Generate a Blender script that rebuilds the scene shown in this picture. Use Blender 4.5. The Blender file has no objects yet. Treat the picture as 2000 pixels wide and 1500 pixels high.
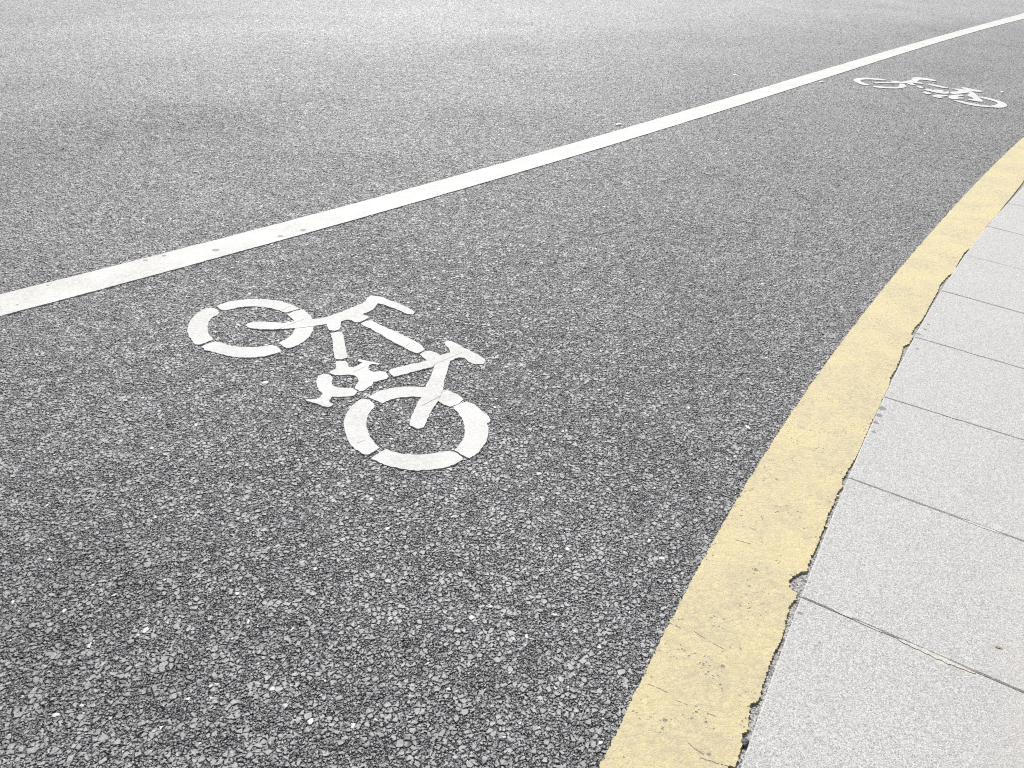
import bpy, bmesh, math, random
import numpy as np
from mathutils import Vector, Matrix, noise, geometry

# ------------------------------------------------------------------ camera
scene = bpy.context.scene
CAM_H, PITCH, ROLL = 1.6, 0.56550604, 0.05437533
cd = bpy.data.cameras.new("camera"); cam = bpy.data.objects.new("camera", cd)
scene.collection.objects.link(cam)
cd.sensor_fit = 'HORIZONTAL'; cd.sensor_width = 36.0; cd.lens = 28.3199
cd.clip_start = 0.02; cd.clip_end = 3000
F = Vector((0, math.cos(PITCH), -math.sin(PITCH))); U = Vector((0, math.sin(PITCH), math.cos(PITCH))); R0 = Vector((1, 0, 0))
right = R0 * math.cos(ROLL) + U * math.sin(ROLL)
up = -R0 * math.sin(ROLL) + U * math.cos(ROLL)
m = Matrix.Identity(4)
for i in range(3):
    m[i][0] = right[i]; m[i][1] = up[i]; m[i][2] = -F[i]
m[2][3] = CAM_H
cam.matrix_world = m
scene.camera = cam

# ------------------------------------------------------------------ sky and sun
SUN_EL, SUN_AZ = math.radians(47), math.radians(-9)      # azimuth from +Y (camera heading), negative = left
world = bpy.data.worlds.new("World"); scene.world = world; world.use_nodes = True
wn = world.node_tree; wn.nodes.clear()
sky = wn.nodes.new('ShaderNodeTexSky'); sky.sky_type = 'NISHITA'; sky.sun_disc = False
sky.sun_elevation = SUN_EL; sky.sun_rotation = SUN_AZ
sky.dust_density = 4.0; sky.air_density = 1.0; sky.ozone_density = 1.0
bg = wn.nodes.new('ShaderNodeBackground'); bg.inputs[1].default_value = 0.12
wo = wn.nodes.new('ShaderNodeOutputWorld')
hs = wn.nodes.new('ShaderNodeHueSaturation'); hs.inputs['Saturation'].default_value = 0.4      # pale hazy sky
wn.links.new(sky.outputs[0], hs.inputs['Color']); wn.links.new(hs.outputs[0], bg.inputs[0]); wn.links.new(bg.outputs[0], wo.inputs[0])
sd = bpy.data.lights.new("sun", 'SUN'); sun = bpy.data.objects.new("sun", sd); scene.collection.objects.link(sun)
sd.energy = 4.2; sd.angle = math.radians(0.5); sd.color = (1.0, 0.99, 0.97)
sdir = Vector((math.sin(SUN_AZ) * math.cos(SUN_EL), math.cos(SUN_AZ) * math.cos(SUN_EL), math.sin(SUN_EL)))
sun.rotation_euler = sdir.to_track_quat('Z', 'Y').to_euler()
sun.location = sdir * 20
scene.view_settings.view_transform = 'Standard'; scene.view_settings.look = 'None'
scene.view_settings.gamma = 1.0; scene.view_settings.exposure = 0.38
scene.render.engine = 'CYCLES'; scene.cycles.feature_set = 'EXPERIMENTAL'; scene.cycles.dicing_rate = 0.9; scene.cycles.max_subdivisions = 12; scene.cycles.offscreen_dicing_scale = 8; scene.cycles.use_denoising = False; scene.cycles.pixel_filter_type = 'BLACKMAN_HARRIS'; scene.cycles.filter_width = 1.05
scene.cycles.max_bounces = 4; scene.cycles.diffuse_bounces = 3

random.seed(7); rng = np.random.default_rng(11)

# ------------------------------------------------------------------ surveyed outlines (metres on the ground)
BIKE = {"front_wheel":[[[-1.2799,2.9849],[-1.2648,2.9832],[-1.2436,2.9681],[-1.2291,2.9489],[-1.2281,2.9318],[-1.2417,2.9063],[-1.2448,2.8789],[-1.2409,2.8495],[-1.2307,2.8114],[-1.2164,2.7747],[-1.2021,2.7511],[-1.1842,2.7344],[-1.1806,2.7194],[-1.1994,2.6959],[-1.2162,2.6759],[-1.2311,2.6803],[-1.2525,2.7022],[-1.2735,2.7306],[-1.2912,2.7599],[-1.3037,2.7903],[-1.3154,2.8278],[-1.3196,2.8602],[-1.3186,2.9006],[-1.3141,2.932],[-1.3052,2.9608],[-1.2953,2.9781]],[[-1.2582,3.0017],[-1.2433,3.025],[-1.2188,3.0497],[-1.1854,3.0684],[-1.1495,3.0801],[-1.1021,3.0874],[-1.0694,3.0884],[-1.0348,3.083],[-1.0073,3.079],[-0.9729,3.0612],[-0.942,3.0432],[-0.9112,3.0182],[-0.9313,3.0017],[-0.9635,2.9768],[-0.994,2.9942],[-1.0301,3.0076],[-1.0654,3.0177],[-1.1045,3.018],[-1.1417,3.0121],[-1.1701,2.9994],[-1.1902,2.9815],[-1.2116,2.9684],[-1.2282,2.9699],[-1.2447,2.9856]],[[-1.1635,2.709],[-1.1417,2.7023],[-1.1071,2.6879],[-1.0749,2.6806],[-1.0382,2.6775],[-1.0094,2.6806],[-0.9823,2.6896],[-0.9584,2.7001],[-0.9421,2.7061],[-0.9222,2.6992],[-0.9042,2.6772],[-0.8952,2.6604],[-0.9149,2.6406],[-0.9443,2.62],[-0.9758,2.608],[-1.0145,2.6009],[-1.0496,2.6012],[-1.0867,2.6076],[-1.1233,2.621],[-1.1602,2.6345],[-1.183,2.6409],[-1.2039,2.6623],[-1.1896,2.6849]],[[-0.9521,2.9642],[-0.9295,2.9948],[-0.9016,3.0123],[-0.8728,2.9875],[-0.8514,2.9588],[-0.8357,2.9264],[-0.8204,2.878],[-0.8149,2.8458],[-0.815,2.8136],[-0.818,2.7753],[-0.8283,2.7431],[-0.8451,2.7137],[-0.8617,2.6968],[-0.8798,2.6858],[-0.9027,2.7044],[-0.9214,2.7236],[-0.9059,2.7499],[-0.8946,2.7761],[-0.8876,2.8022],[-0.8874,2.8311],[-0.8892,2.8504],[-0.899,2.8822],[-0.9072,2.908],[-0.9311,2.9392]]],"fork":[[[-1.0901,2.8503],[-1.0844,2.8675],[-1.0722,2.8789],[-1.0432,2.8869],[-1.0088,2.8875],[-0.971,2.8872],[-0.9427,2.8872],[-0.9063,2.9047],[-0.8778,2.9168],[-0.8399,2.9307],[-0.8117,2.9417],[-0.7888,2.9535],[-0.7719,2.8968],[-0.7985,2.8849],[-0.821,2.8735],[-0.8511,2.86],[-0.8899,2.8471],[-0.9208,2.8403],[-0.9501,2.8337],[-0.9789,2.8259],[-1.0215,2.8236],[-1.053,2.8252],[-1.0777,2.8354]]],"handlebar":[[[-0.7888,2.9535],[-0.7646,2.9793],[-0.7293,3.0162],[-0.6942,3.0585],[-0.6662,3.0958],[-0.6533,3.1219],[-0.6534,3.1468],[-0.6447,3.1731],[-0.6135,3.1749],[-0.5849,3.1653],[-0.5545,3.1439],[-0.5202,3.1232],[-0.4854,3.098],[-0.4505,3.0683],[-0.4273,3.0425],[-0.4356,3.0227],[-0.4572,3.022],[-0.4965,3.0533],[-0.5446,3.0812],[-0.5741,3.1],[-0.5974,3.107],[-0.6015,3.0792],[-0.6087,3.0447],[-0.6224,3.0241],[-0.644,3.0],[-0.6192,2.9825],[-0.6126,2.9695],[-0.6294,2.9447],[-0.6489,2.9244],[-0.6643,2.9271],[-0.6802,2.9434],[-0.6956,2.9461],[-0.719,2.9253],[-0.7095,2.86],[-0.7271,2.845],[-0.7503,2.8467],[-0.7611,2.8672],[-0.7719,2.8968]]],"down_tube":[[[-0.7407,2.822],[-0.7172,2.8375],[-0.697,2.8398],[-0.6823,2.7988],[-0.6631,2.7347],[-0.6433,2.6729],[-0.6371,2.6423],[-0.6494,2.6294],[-0.6712,2.6217],[-0.6832,2.6374],[-0.6965,2.675],[-0.7138,2.7455],[-0.7283,2.7937]]],"top_tube":[[[-0.6349,2.9171],[-0.6203,2.9412],[-0.6005,2.9499],[-0.5763,2.9328],[-0.5421,2.9055],[-0.49,2.8675],[-0.4435,2.8341],[-0.4065,2.8044],[-0.3695,2.7711],[-0.352,2.7444],[-0.3536,2.7241],[-0.3732,2.7044],[-0.3896,2.7082],[-0.4211,2.7329],[-0.453,2.7578],[-0.4999,2.7982],[-0.5485,2.8436],[-0.5927,2.882],[-0.623,2.8988]]],"saddle":[[[-0.2753,2.7856],[-0.279,2.8018],[-0.2701,2.8154],[-0.2554,2.8128],[-0.2292,2.7948],[-0.1982,2.7653],[-0.1679,2.7403],[-0.1339,2.712],[-0.1102,2.6831],[-0.1088,2.6601],[-0.1179,2.6476],[-0.1451,2.6424],[-0.1698,2.6574],[-0.1919,2.6861],[-0.2119,2.6879],[-0.2292,2.7033],[-0.2471,2.7237],[-0.2581,2.7547]]],"seat_tube":[[[-0.366,2.6949],[-0.3471,2.7208],[-0.3278,2.7269],[-0.3066,2.7172],[-0.2843,2.6958],[-0.2658,2.7097],[-0.2471,2.7237],[-0.2292,2.7033],[-0.2119,2.6879],[-0.2216,2.6806],[-0.2409,2.6576],[-0.2706,2.6391],[-0.2999,2.6208],[-0.304,2.6053],[-0.3315,2.5911],[-0.3673,2.5689],[-0.4022,2.5433],[-0.4373,2.523],[-0.4506,2.5347],[-0.4626,2.5626],[-0.4568,2.5743],[-0.4214,2.5967],[-0.3857,2.6193],[-0.349,2.6384],[-0.331,2.6519],[-0.3498,2.677]]],"seat_stay":[[[-0.2975,2.6227],[-0.2693,2.6407],[-0.2414,2.6615],[-0.2442,2.6266],[-0.2471,2.5689],[-0.25,2.5129],[-0.2495,2.4666],[-0.2518,2.4286],[-0.2572,2.3839],[-0.2684,2.3397],[-0.2793,2.2967],[-0.2841,2.2553],[-0.2885,2.2117],[-0.308,2.2001],[-0.3228,2.2118],[-0.3388,2.2169],[-0.3414,2.2499],[-0.3372,2.2911],[-0.3298,2.3551],[-0.3194,2.3997],[-0.315,2.4638],[-0.3077,2.507],[-0.3016,2.5632]]],"crank":[[[-0.6733,2.6104],[-0.6361,2.6169],[-0.6226,2.5991],[-0.6169,2.575],[-0.5995,2.5727],[-0.5818,2.591],[-0.5723,2.6086],[-0.5943,2.623],[-0.5903,2.6361],[-0.5627,2.6264],[-0.5314,2.6197],[-0.5063,2.6114],[-0.5088,2.6004],[-0.5333,2.6061],[-0.542,2.5952],[-0.5447,2.5744],[-0.5376,2.5588],[-0.5187,2.5471],[-0.4948,2.5552],[-0.4734,2.5534],[-0.4595,2.5189],[-0.4617,2.5069],[-0.4878,2.4886],[-0.5047,2.4791],[-0.5089,2.4556],[-0.5203,2.4392],[-0.5322,2.4155],[-0.5435,2.4106],[-0.5582,2.4241],[-0.5682,2.4382],[-0.562,2.4655],[-0.5623,2.4887],[-0.5742,2.5071],[-0.5866,2.5177],[-0.6099,2.5192],[-0.6336,2.5128],[-0.654,2.5107],[-0.6754,2.5228],[-0.6784,2.5361],[-0.66,2.5582],[-0.6681,2.586]]],"pedal":[[[-0.6969,2.5158],[-0.6798,2.5144],[-0.6646,2.5017],[-0.6572,2.4868],[-0.6571,2.4674],[-0.6493,2.4414],[-0.637,2.4313],[-0.608,2.4289],[-0.5716,2.4303],[-0.5514,2.4098],[-0.5584,2.3833],[-0.5806,2.3738],[-0.6116,2.3692],[-0.6335,2.3685],[-0.6386,2.3463],[-0.6309,2.3292],[-0.6208,2.3195],[-0.6325,2.3008],[-0.6494,2.3062],[-0.6764,2.3212],[-0.7145,2.3317],[-0.7209,2.3418],[-0.6938,2.3445],[-0.6779,2.3533],[-0.6708,2.3831],[-0.6896,2.4034],[-0.7006,2.4248],[-0.7134,2.4655],[-0.7133,2.4967],[-0.7078,2.5091]]],"rear_wheel":[[[-0.5189,2.3653],[-0.5026,2.3633],[-0.4877,2.3468],[-0.4743,2.3268],[-0.4804,2.3051],[-0.4871,2.2768],[-0.4886,2.2426],[-0.4834,2.2033],[-0.472,2.1719],[-0.459,2.1412],[-0.439,2.1118],[-0.4181,2.0862],[-0.4373,2.0603],[-0.4529,2.0458],[-0.4684,2.0515],[-0.4902,2.0706],[-0.5104,2.09],[-0.5298,2.1222],[-0.5447,2.1587],[-0.5569,2.1964],[-0.5628,2.2289],[-0.5653,2.2692],[-0.5587,2.3045],[-0.5462,2.3411],[-0.5339,2.3602]],[[-0.3954,2.0821],[-0.3697,2.0694],[-0.332,2.0608],[-0.2957,2.061],[-0.26,2.0672],[-0.2249,2.0793],[-0.193,2.09],[-0.1705,2.0842],[-0.1444,2.0567],[-0.1455,2.0477],[-0.1719,2.0192],[-0.1989,2.0024],[-0.2333,1.9909],[-0.2853,1.9807],[-0.321,1.9832],[-0.3577,1.9914],[-0.3876,2.0002],[-0.4156,2.018],[-0.4383,2.0247],[-0.4215,2.0528]],[[-0.2035,2.346],[-0.1797,2.3698],[-0.1568,2.385],[-0.1275,2.3677],[-0.1013,2.3312],[-0.076,2.3024],[-0.0668,2.2759],[-0.07,2.2621],[-0.0775,2.2581],[-0.0724,2.2352],[-0.0707,2.1898],[-0.0753,2.1512],[-0.088,2.1129],[-0.1043,2.0811],[-0.1245,2.0567],[-0.1477,2.0742],[-0.1752,2.0959],[-0.1629,2.1246],[-0.1512,2.1632],[-0.1504,2.2018],[-0.156,2.2473],[-0.1688,2.2867],[-0.1873,2.3195]],[[-0.5071,2.3774],[-0.4898,2.4049],[-0.4654,2.4282],[-0.4278,2.4486],[-0.3844,2.4606],[-0.3478,2.4627],[-0.317,2.4636],[-0.2857,2.4591],[-0.252,2.4511],[-0.2229,2.4465],[-0.1926,2.4271],[-0.1701,2.3998],[-0.1836,2.3694],[-0.2134,2.3451],[-0.2344,2.3573],[-0.2564,2.3767],[-0.2862,2.392],[-0.3192,2.3982],[-0.3592,2.3957],[-0.3981,2.386],[-0.4279,2.3707],[-0.4519,2.3467],[-0.4642,2.3491],[-0.4784,2.3621]]]}
BIKE2 = {"front_wheel":[[[3.2352,8.5176],[3.2852,8.601],[3.3551,8.6609],[3.4632,8.6841],[3.5469,8.6629],[3.6198,8.6182],[3.5703,8.5767],[3.4776,8.595],[3.3948,8.5909],[3.3393,8.5603],[3.3044,8.5101],[3.2968,8.4347],[3.3101,8.3695],[3.3458,8.3148],[3.2901,8.2854],[3.2517,8.3273],[3.2329,8.4027]],[[3.34,8.278],[3.3828,8.3002],[3.4441,8.2759],[3.5114,8.2689],[3.5819,8.2821],[3.6318,8.3334],[3.6584,8.4273],[3.7082,8.5001],[3.727,8.4441],[3.7108,8.3605],[3.6668,8.2871],[3.5834,8.2283],[3.4881,8.2053],[3.4022,8.2076],[3.3477,8.2253]],[[3.618,8.5886],[3.6863,8.5974],[3.7255,8.5576],[3.7329,8.5062],[3.7043,8.4546],[3.6737,8.4916],[3.6263,8.5329]]],"fork":[[[3.4024,8.4366],[3.5017,8.4856],[3.5967,8.501],[3.6705,8.5071],[3.7454,8.5625],[3.821,8.6186],[3.8847,8.6889],[3.8547,8.5774],[3.7737,8.496],[3.7145,8.4814],[3.6358,8.4619],[3.5021,8.437],[3.4211,8.4089]]],"handlebar":[[[3.8847,8.6889],[3.9168,8.7478],[3.9583,8.8183],[4.0037,8.8515],[4.0457,8.8406],[4.1216,8.7995],[4.1645,8.7296],[4.1184,8.6803],[4.0434,8.7203],[3.9917,8.7285],[3.9473,8.6627],[3.9052,8.6023],[3.9641,8.5512],[3.9316,8.5106],[3.8665,8.527],[3.8323,8.5431],[3.8342,8.4907],[3.8414,8.4521],[3.806,8.4075],[3.7823,8.4376],[3.7638,8.4936],[3.7876,8.532],[3.8547,8.5774]]],"down_tube":[[[3.8135,8.3816],[3.86,8.4207],[3.8689,8.3282],[3.8283,8.2795]]],"top_tube":[[[3.9683,8.5237],[4.0119,8.5426],[4.0812,8.4828],[4.1464,8.3953],[4.0969,8.3521],[4.0441,8.3942],[3.9856,8.4674]]],"saddle":[[[4.2761,8.4386],[4.3149,8.4559],[4.3718,8.3948],[4.4455,8.3156],[4.4128,8.2735],[4.3265,8.2758],[4.3,8.2848],[4.2829,8.3346],[4.2766,8.3797]]],"seat_tube":[[[4.143,8.3671],[4.2094,8.3674],[4.265,8.3535],[4.2829,8.3346],[4.3,8.2848],[4.2915,8.2371],[4.1913,8.1682],[4.1129,8.1274],[4.0501,8.1015],[4.0446,8.1486],[4.0777,8.2053],[4.1376,8.2233],[4.199,8.2837]]],"seat_stay":[[[4.3,8.2848],[4.313,8.246],[4.298,8.156],[4.261,8.001],[4.2432,7.9079],[4.2262,7.8444],[4.2015,7.818],[4.1392,7.8456],[4.0883,7.89],[4.1277,7.9309],[4.1797,7.9251],[4.191,7.9777],[4.1695,8.0523],[4.2019,8.115],[4.2495,8.1633],[4.249,8.2006]]],"crank":[[[3.8276,8.2408],[3.9064,8.3061],[3.9198,8.2323],[3.9519,8.2784],[4.0355,8.2447],[3.9915,8.1962],[4.0277,8.1897],[4.065,8.2061],[4.019,8.1091],[3.9601,8.0915],[3.8908,8.1309],[3.8688,8.1821],[3.8345,8.2043]],[[3.7661,8.1201],[3.8206,8.1593],[3.8404,8.067],[3.7781,8.023]]],"pedal":[[[3.7923,7.9644],[3.8629,8.0428],[3.9239,8.0461],[3.9927,8.0476],[3.9354,7.9833],[3.8644,7.9452],[3.885,7.9142],[3.8488,7.888],[3.8052,7.9243]]],"rear_wheel":[[[3.9382,7.9443],[4.0081,8.0439],[4.0716,8.0918],[4.1521,8.0996],[4.1398,8.0527],[4.0721,8.0151],[4.0356,7.9705],[4.0944,7.9697],[4.0807,7.9237],[4.0299,7.9191],[3.9847,7.8733],[3.9451,7.8783]],[[3.9329,7.8404],[3.9979,7.8273],[4.0639,7.7525],[4.1505,7.6905],[4.2095,7.6768],[4.1978,7.6177],[4.1322,7.6163],[4.023,7.662],[3.964,7.7504]],[[4.2699,8.0574],[4.3312,8.0607],[4.3789,7.9816],[4.4163,7.8841],[4.4214,7.8091],[4.3857,7.7161],[4.338,7.6554],[4.2689,7.6136],[4.2023,7.6187],[4.2095,7.6768],[4.2971,7.7402],[4.345,7.8022],[4.3562,7.8635],[4.3183,7.9428],[4.2762,7.9974]]]}
YIN = [[3.3665,5.4141],[3.3103,5.3304],[3.0784,5.013],[2.9676,4.8653],[2.7948,4.6292],[2.6614,4.4544],[2.6137,4.3772],[2.5161,4.2282],[2.4167,4.1142],[2.3581,4.0507],[2.2292,3.8553],[2.1863,3.7809],[2.1315,3.725],[2.044,3.6137],[2.0085,3.5467],[1.8881,3.3598],[1.8518,3.2994],[1.7835,3.198],[1.7464,3.1556],[1.6988,3.0853],[1.6909,3.0482],[1.6535,2.991],[1.6162,2.9609],[1.6004,2.9251],[1.5632,2.8547],[1.5148,2.7697],[1.4681,2.7034],[1.4385,2.6337],[1.4074,2.5804],[1.3771,2.5389],[1.3497,2.4784],[1.2862,2.3876],[1.2592,2.3412],[1.1967,2.2307],[1.1565,2.1674],[1.118,2.112],[1.074,2.0474],[1.0606,2.0105],[1.0256,1.9603],[1.0061,1.9201],[0.9722,1.8682],[0.9481,1.8188],[0.9218,1.7709],[0.8992,1.7289],[0.8674,1.6793],[0.8546,1.6544],[0.8429,1.6281],[0.8205,1.6187],[0.7948,1.6015],[0.7836,1.5856],[0.7738,1.5588],[0.7815,1.5465],[0.7921,1.54],[0.7793,1.5175],[0.7579,1.4931],[0.742,1.4575],[0.7278,1.4229],[0.7097,1.3827],[0.6799,1.3398],[0.6634,1.3082],[0.634,1.252],[0.6108,1.1987],[0.5897,1.1892],[0.5757,1.1524],[0.5703,1.1223],[0.5525,1.1085],[0.5471,1.0833],[0.5281,1.0459],[0.5206,1.0255]]
YOUT = [[3.9792,6.6135],[3.5696,6.0776],[3.0835,5.4229],[2.671,4.8592],[2.3113,4.3535],[1.9762,3.8846],[1.6182,3.3536],[1.3054,2.8735],[1.136,2.6229],[0.8741,2.2064],[0.7472,1.9861],[0.5979,1.7307],[0.504,1.5541],[0.419,1.3809],[0.343,1.2351],[0.2916,1.1444],[0.265,1.1004],[0.2326,1.0373],[0.2486,1.0148]]
KERB = [[2.9924,4.8834],[2.6686,4.4508],[2.333,3.9947],[2.0088,3.5246],[1.6892,3.0336],[1.6179,2.9385],[1.5248,2.7811],[1.4083,2.5682],[1.2486,2.3016],[1.1162,2.0724],[1.0044,1.8989],[0.9083,1.7316],[0.8348,1.6062],[0.7884,1.5233],[0.7409,1.4302],[0.7114,1.3665],[0.6348,1.222],[0.593,1.1439],[0.5356,1.0214]]
LTOP = [[-2.1636,2.9867],[-1.5666,3.6282],[-1.1436,4.0921],[-0.9155,4.3354],[-0.6646,4.603],[-0.3877,4.9048],[-0.0794,5.2397],[0.2665,5.6397],[0.6607,6.1074],[1.1116,6.6242],[1.6382,7.2489],[2.2724,8.0427],[3.0199,8.9317],[3.9277,10.0074],[5.0315,11.2838],[6.4196,12.8835],[8.2228,14.9618]]
LBOT = [[-2.0606,2.8049],[-1.4892,3.4128],[-1.0887,3.8676],[-0.8664,4.0777],[-0.6292,4.3439],[-0.3657,4.6394],[-0.0714,4.9643],[0.2586,5.3175],[0.6325,5.7473],[1.0638,6.2621],[1.5663,6.8618],[2.1635,7.5881],[2.8835,8.4669],[3.7457,9.483],[4.8274,10.7745],[6.1688,12.3318],[7.831,14.1911]]
JOINTS = [[[0.7884,1.5233],[1.214,1.2644]],[[1.0921,2.0391],[1.4785,1.8038]],[[1.3924,2.5352],[1.7866,2.312]],[[1.6915,3.0339],[2.0406,2.8116]],[[2.0062,3.5243],[2.2972,3.3164]],[[2.3298,3.9875],[2.5584,3.8305]],[[2.6677,4.4428],[2.8095,4.3244]],[[2.9876,4.8735],[3.0723,4.8415]]]

# ------------------------------------------------------------------ node helpers
class NT:
    def __init__(s, name):
        s.mat = bpy.data.materials.new(name); s.mat.use_nodes = True
        s.t = s.mat.node_tree; s.t.nodes.clear()
        s.out = s.t.nodes.new('ShaderNodeOutputMaterial')
        s.bsdf = s.t.nodes.new('ShaderNodeBsdfPrincipled')
        s.t.links.new(s.bsdf.outputs[0], s.out.inputs[0])
        tc = s.t.nodes.new('ShaderNodeNewGeometry'); s.P = tc.outputs['Position']
    def set(s, sock, v):
        if hasattr(v, 'is_linked') or isinstance(v, bpy.types.NodeSocket): s.t.links.new(v, sock)
        elif isinstance(v, (tuple, list)) and len(v) == 3 and sock.type == 'RGBA': sock.default_value = (*v, 1)
        else: sock.default_value = v
    def math(s, op, a, b=0.0, c=0.0, clamp=False):
        n = s.t.nodes.new('ShaderNodeMath'); n.operation = op; n.use_clamp = clamp
        s.set(n.inputs[0], a); s.set(n.inputs[1], b); s.set(n.inputs[2], c); return n.outputs[0]
    def vmath(s, op, a, b=(0, 0, 0), scale=None):
        n = s.t.nodes.new('ShaderNodeVectorMath'); n.operation = op
        s.set(n.inputs[0], a)
        if op != 'SCALE' and op != 'LENGTH': s.set(n.inputs[1], b)
        if scale is not None: s.set(n.inputs['Scale'], scale)
        return n.outputs['Value'] if op in ('LENGTH', 'DOT_PRODUCT', 'DISTANCE') else n.outputs[0]
    def noise(s, scale, detail=2, rough=0.5, vec=None, col=False, w=None):
        n = s.t.nodes.new('ShaderNodeTexNoise'); n.inputs['Scale'].default_value = scale
        n.inputs['Detail'].default_value = detail; n.inputs['Roughness'].default_value = rough
        s.t.links.new(vec or s.P, n.inputs['Vector']); return n.outputs['Color' if col else 'Fac']
    def vor(s, scale, feature='F1', vec=None, rnd=1.0):
        n = s.t.nodes.new('ShaderNodeTexVoronoi'); n.feature = feature; n.inputs['Scale'].default_value = scale
        n.inputs['Randomness'].default_value = rnd
        s.t.links.new(vec or s.P, n.inputs['Vector']); return n
    def ramp(s, v, a, b, lo=0.0, hi=1.0, smooth=True):
        n = s.t.nodes.new('ShaderNodeMapRange'); n.interpolation_type = 'SMOOTHSTEP' if smooth else 'LINEAR'
        s.set(n.inputs[0], v); s.set(n.inputs[1], a); s.set(n.inputs[2], b); s.set(n.inputs[3], lo); s.set(n.inputs[4], hi)
        return n.outputs[0]
    def mix(s, f, a, b, mode='MIX'):
        n = s.t.nodes.new('ShaderNodeMix'); n.data_type = 'RGBA'; n.blend_type = mode
        s.set(n.inputs[0], f); s.set(n.inputs[6], a); s.set(n.inputs[7], b); return n.outputs[2]
    def grey(s, v, tint=(1, 1, 1)):
        n = s.t.nodes.new('ShaderNodeCombineColor')
        for i in range(3): s.set(n.inputs[i], s.math('MULTIPLY', v, tint[i]))
        return n.outputs[0]
    def sep(s, v):
        n = s.t.nodes.new('ShaderNodeSeparateXYZ'); s.t.links.new(v, n.inputs[0]); return n.outputs
    def bump(s, h, strength=1.0, dist=1.0, normal=None):
        n = s.t.nodes.new('ShaderNodeBump'); n.inputs['Strength'].default_value = strength
        n.inputs['Distance'].default_value = dist; s.t.links.new(h, n.inputs['Height'])
        if normal: s.t.links.new(normal, n.inputs['Normal'])
        s.t.links.new(n.outputs[0], s.bsdf.inputs['Normal']); return n.outputs[0]
    def warp(s, amount, scale):
        key = (round(amount, 4), round(scale, 1))
        s.cache = getattr(s, 'cache', {})
        if key not in s.cache: s.cache[key] = s._warp(amount, scale)
        return s.cache[key]
    def _warp(s, amount, scale):
        n = s.noise(scale, 2, 0.5, col=True)
        d = s.vmath('SCALE', s.vmath('SUBTRACT', n, (0.5, 0.5, 0.5)), scale=amount)
        return s.vmath('ADD', s.P, d)
    def flat(s, vec):     # ignore height so that tops and sides share the pattern
        return s.vmath('MULTIPLY', vec, (1, 1, 0.35))
    def spot(s, x, y, r, soft=0.3, amp=1.0):
        """1 inside a ragged spot of radius r"""
        rc = min((0.006, 0.014, 0.12, 0.7), key=lambda k: abs(math.log(k / r)))
        v = s.warp(rc * 1.4 * (0.6 if amp < 1.1 else 1.0), 0.8 / rc)
        d = s.vmath('LENGTH', s.vmath('MULTIPLY', s.vmath('SUBTRACT', v, (x, y, 0)), (1, 1, 0)))
        return s.ramp(d, r, r * (1 - soft), 0, 1)
    def seg(s, a, b, wd, brk=0.5, wob=0.01):
        """1 near the segment a-b, broken up by noise"""
        v = s.warp(wob, 40)
        ax, ay = a; bx, by = b; L = math.hypot(bx - ax, by - ay); dx, dy = (bx - ax) / L, (by - ay) / L
        q = s.vmath('SUBTRACT', v, (ax, ay, 0))
        al = s.vmath('DOT_PRODUCT', q, (dx, dy, 0)); ac = s.vmath('DOT_PRODUCT', q, (-dy, dx, 0))
        m1 = s.ramp(s.math('ABSOLUTE', ac), wd, wd * 0.4, 0, 1)
        m2 = s.math('MULTIPLY', s.math('GREATER_THAN', al, 0), s.math('LESS_THAN', al, L))
        m3 = s.math('GREATER_THAN', s.noise(55, 2), brk)
        return s.math('MULTIPLY', s.math('MULTIPLY', m1, m2), m3)
    def maxof(s, items):
        r = items[0]
        for i in items[1:]: r = s.math('MAXIMUM', r, i)
        return r

# direction along the white line / carriageway
LANE = Vector((0.650, 0.760, 0)).normalized(); LN = Vector((LANE.y, -LANE.x, 0))     # LN points towards the kerb

def stones(n, vec, scale, rnd=1.0):
    """chippings: one tilted facet per cell. returns height(m), id value, edge distance"""
    v = n.vor(scale, 'F1', vec, rnd)
    e = n.vor(scale, 'DISTANCE_TO_EDGE', vec, rnd)
    c = v.outputs['Color']
    loc = n.vmath('SUBTRACT', vec, v.outputs['Position'])
    tilt = n.vmath('SUBTRACT', c, (0.5, 0.5, 0.5))
    t = n.vmath('DOT_PRODUCT', loc, n.vmath('MULTIPLY', tilt, (1, 1, 0)))
    ids = n.sep(c)
    return t, ids, e.outputs['Distance']

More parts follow.
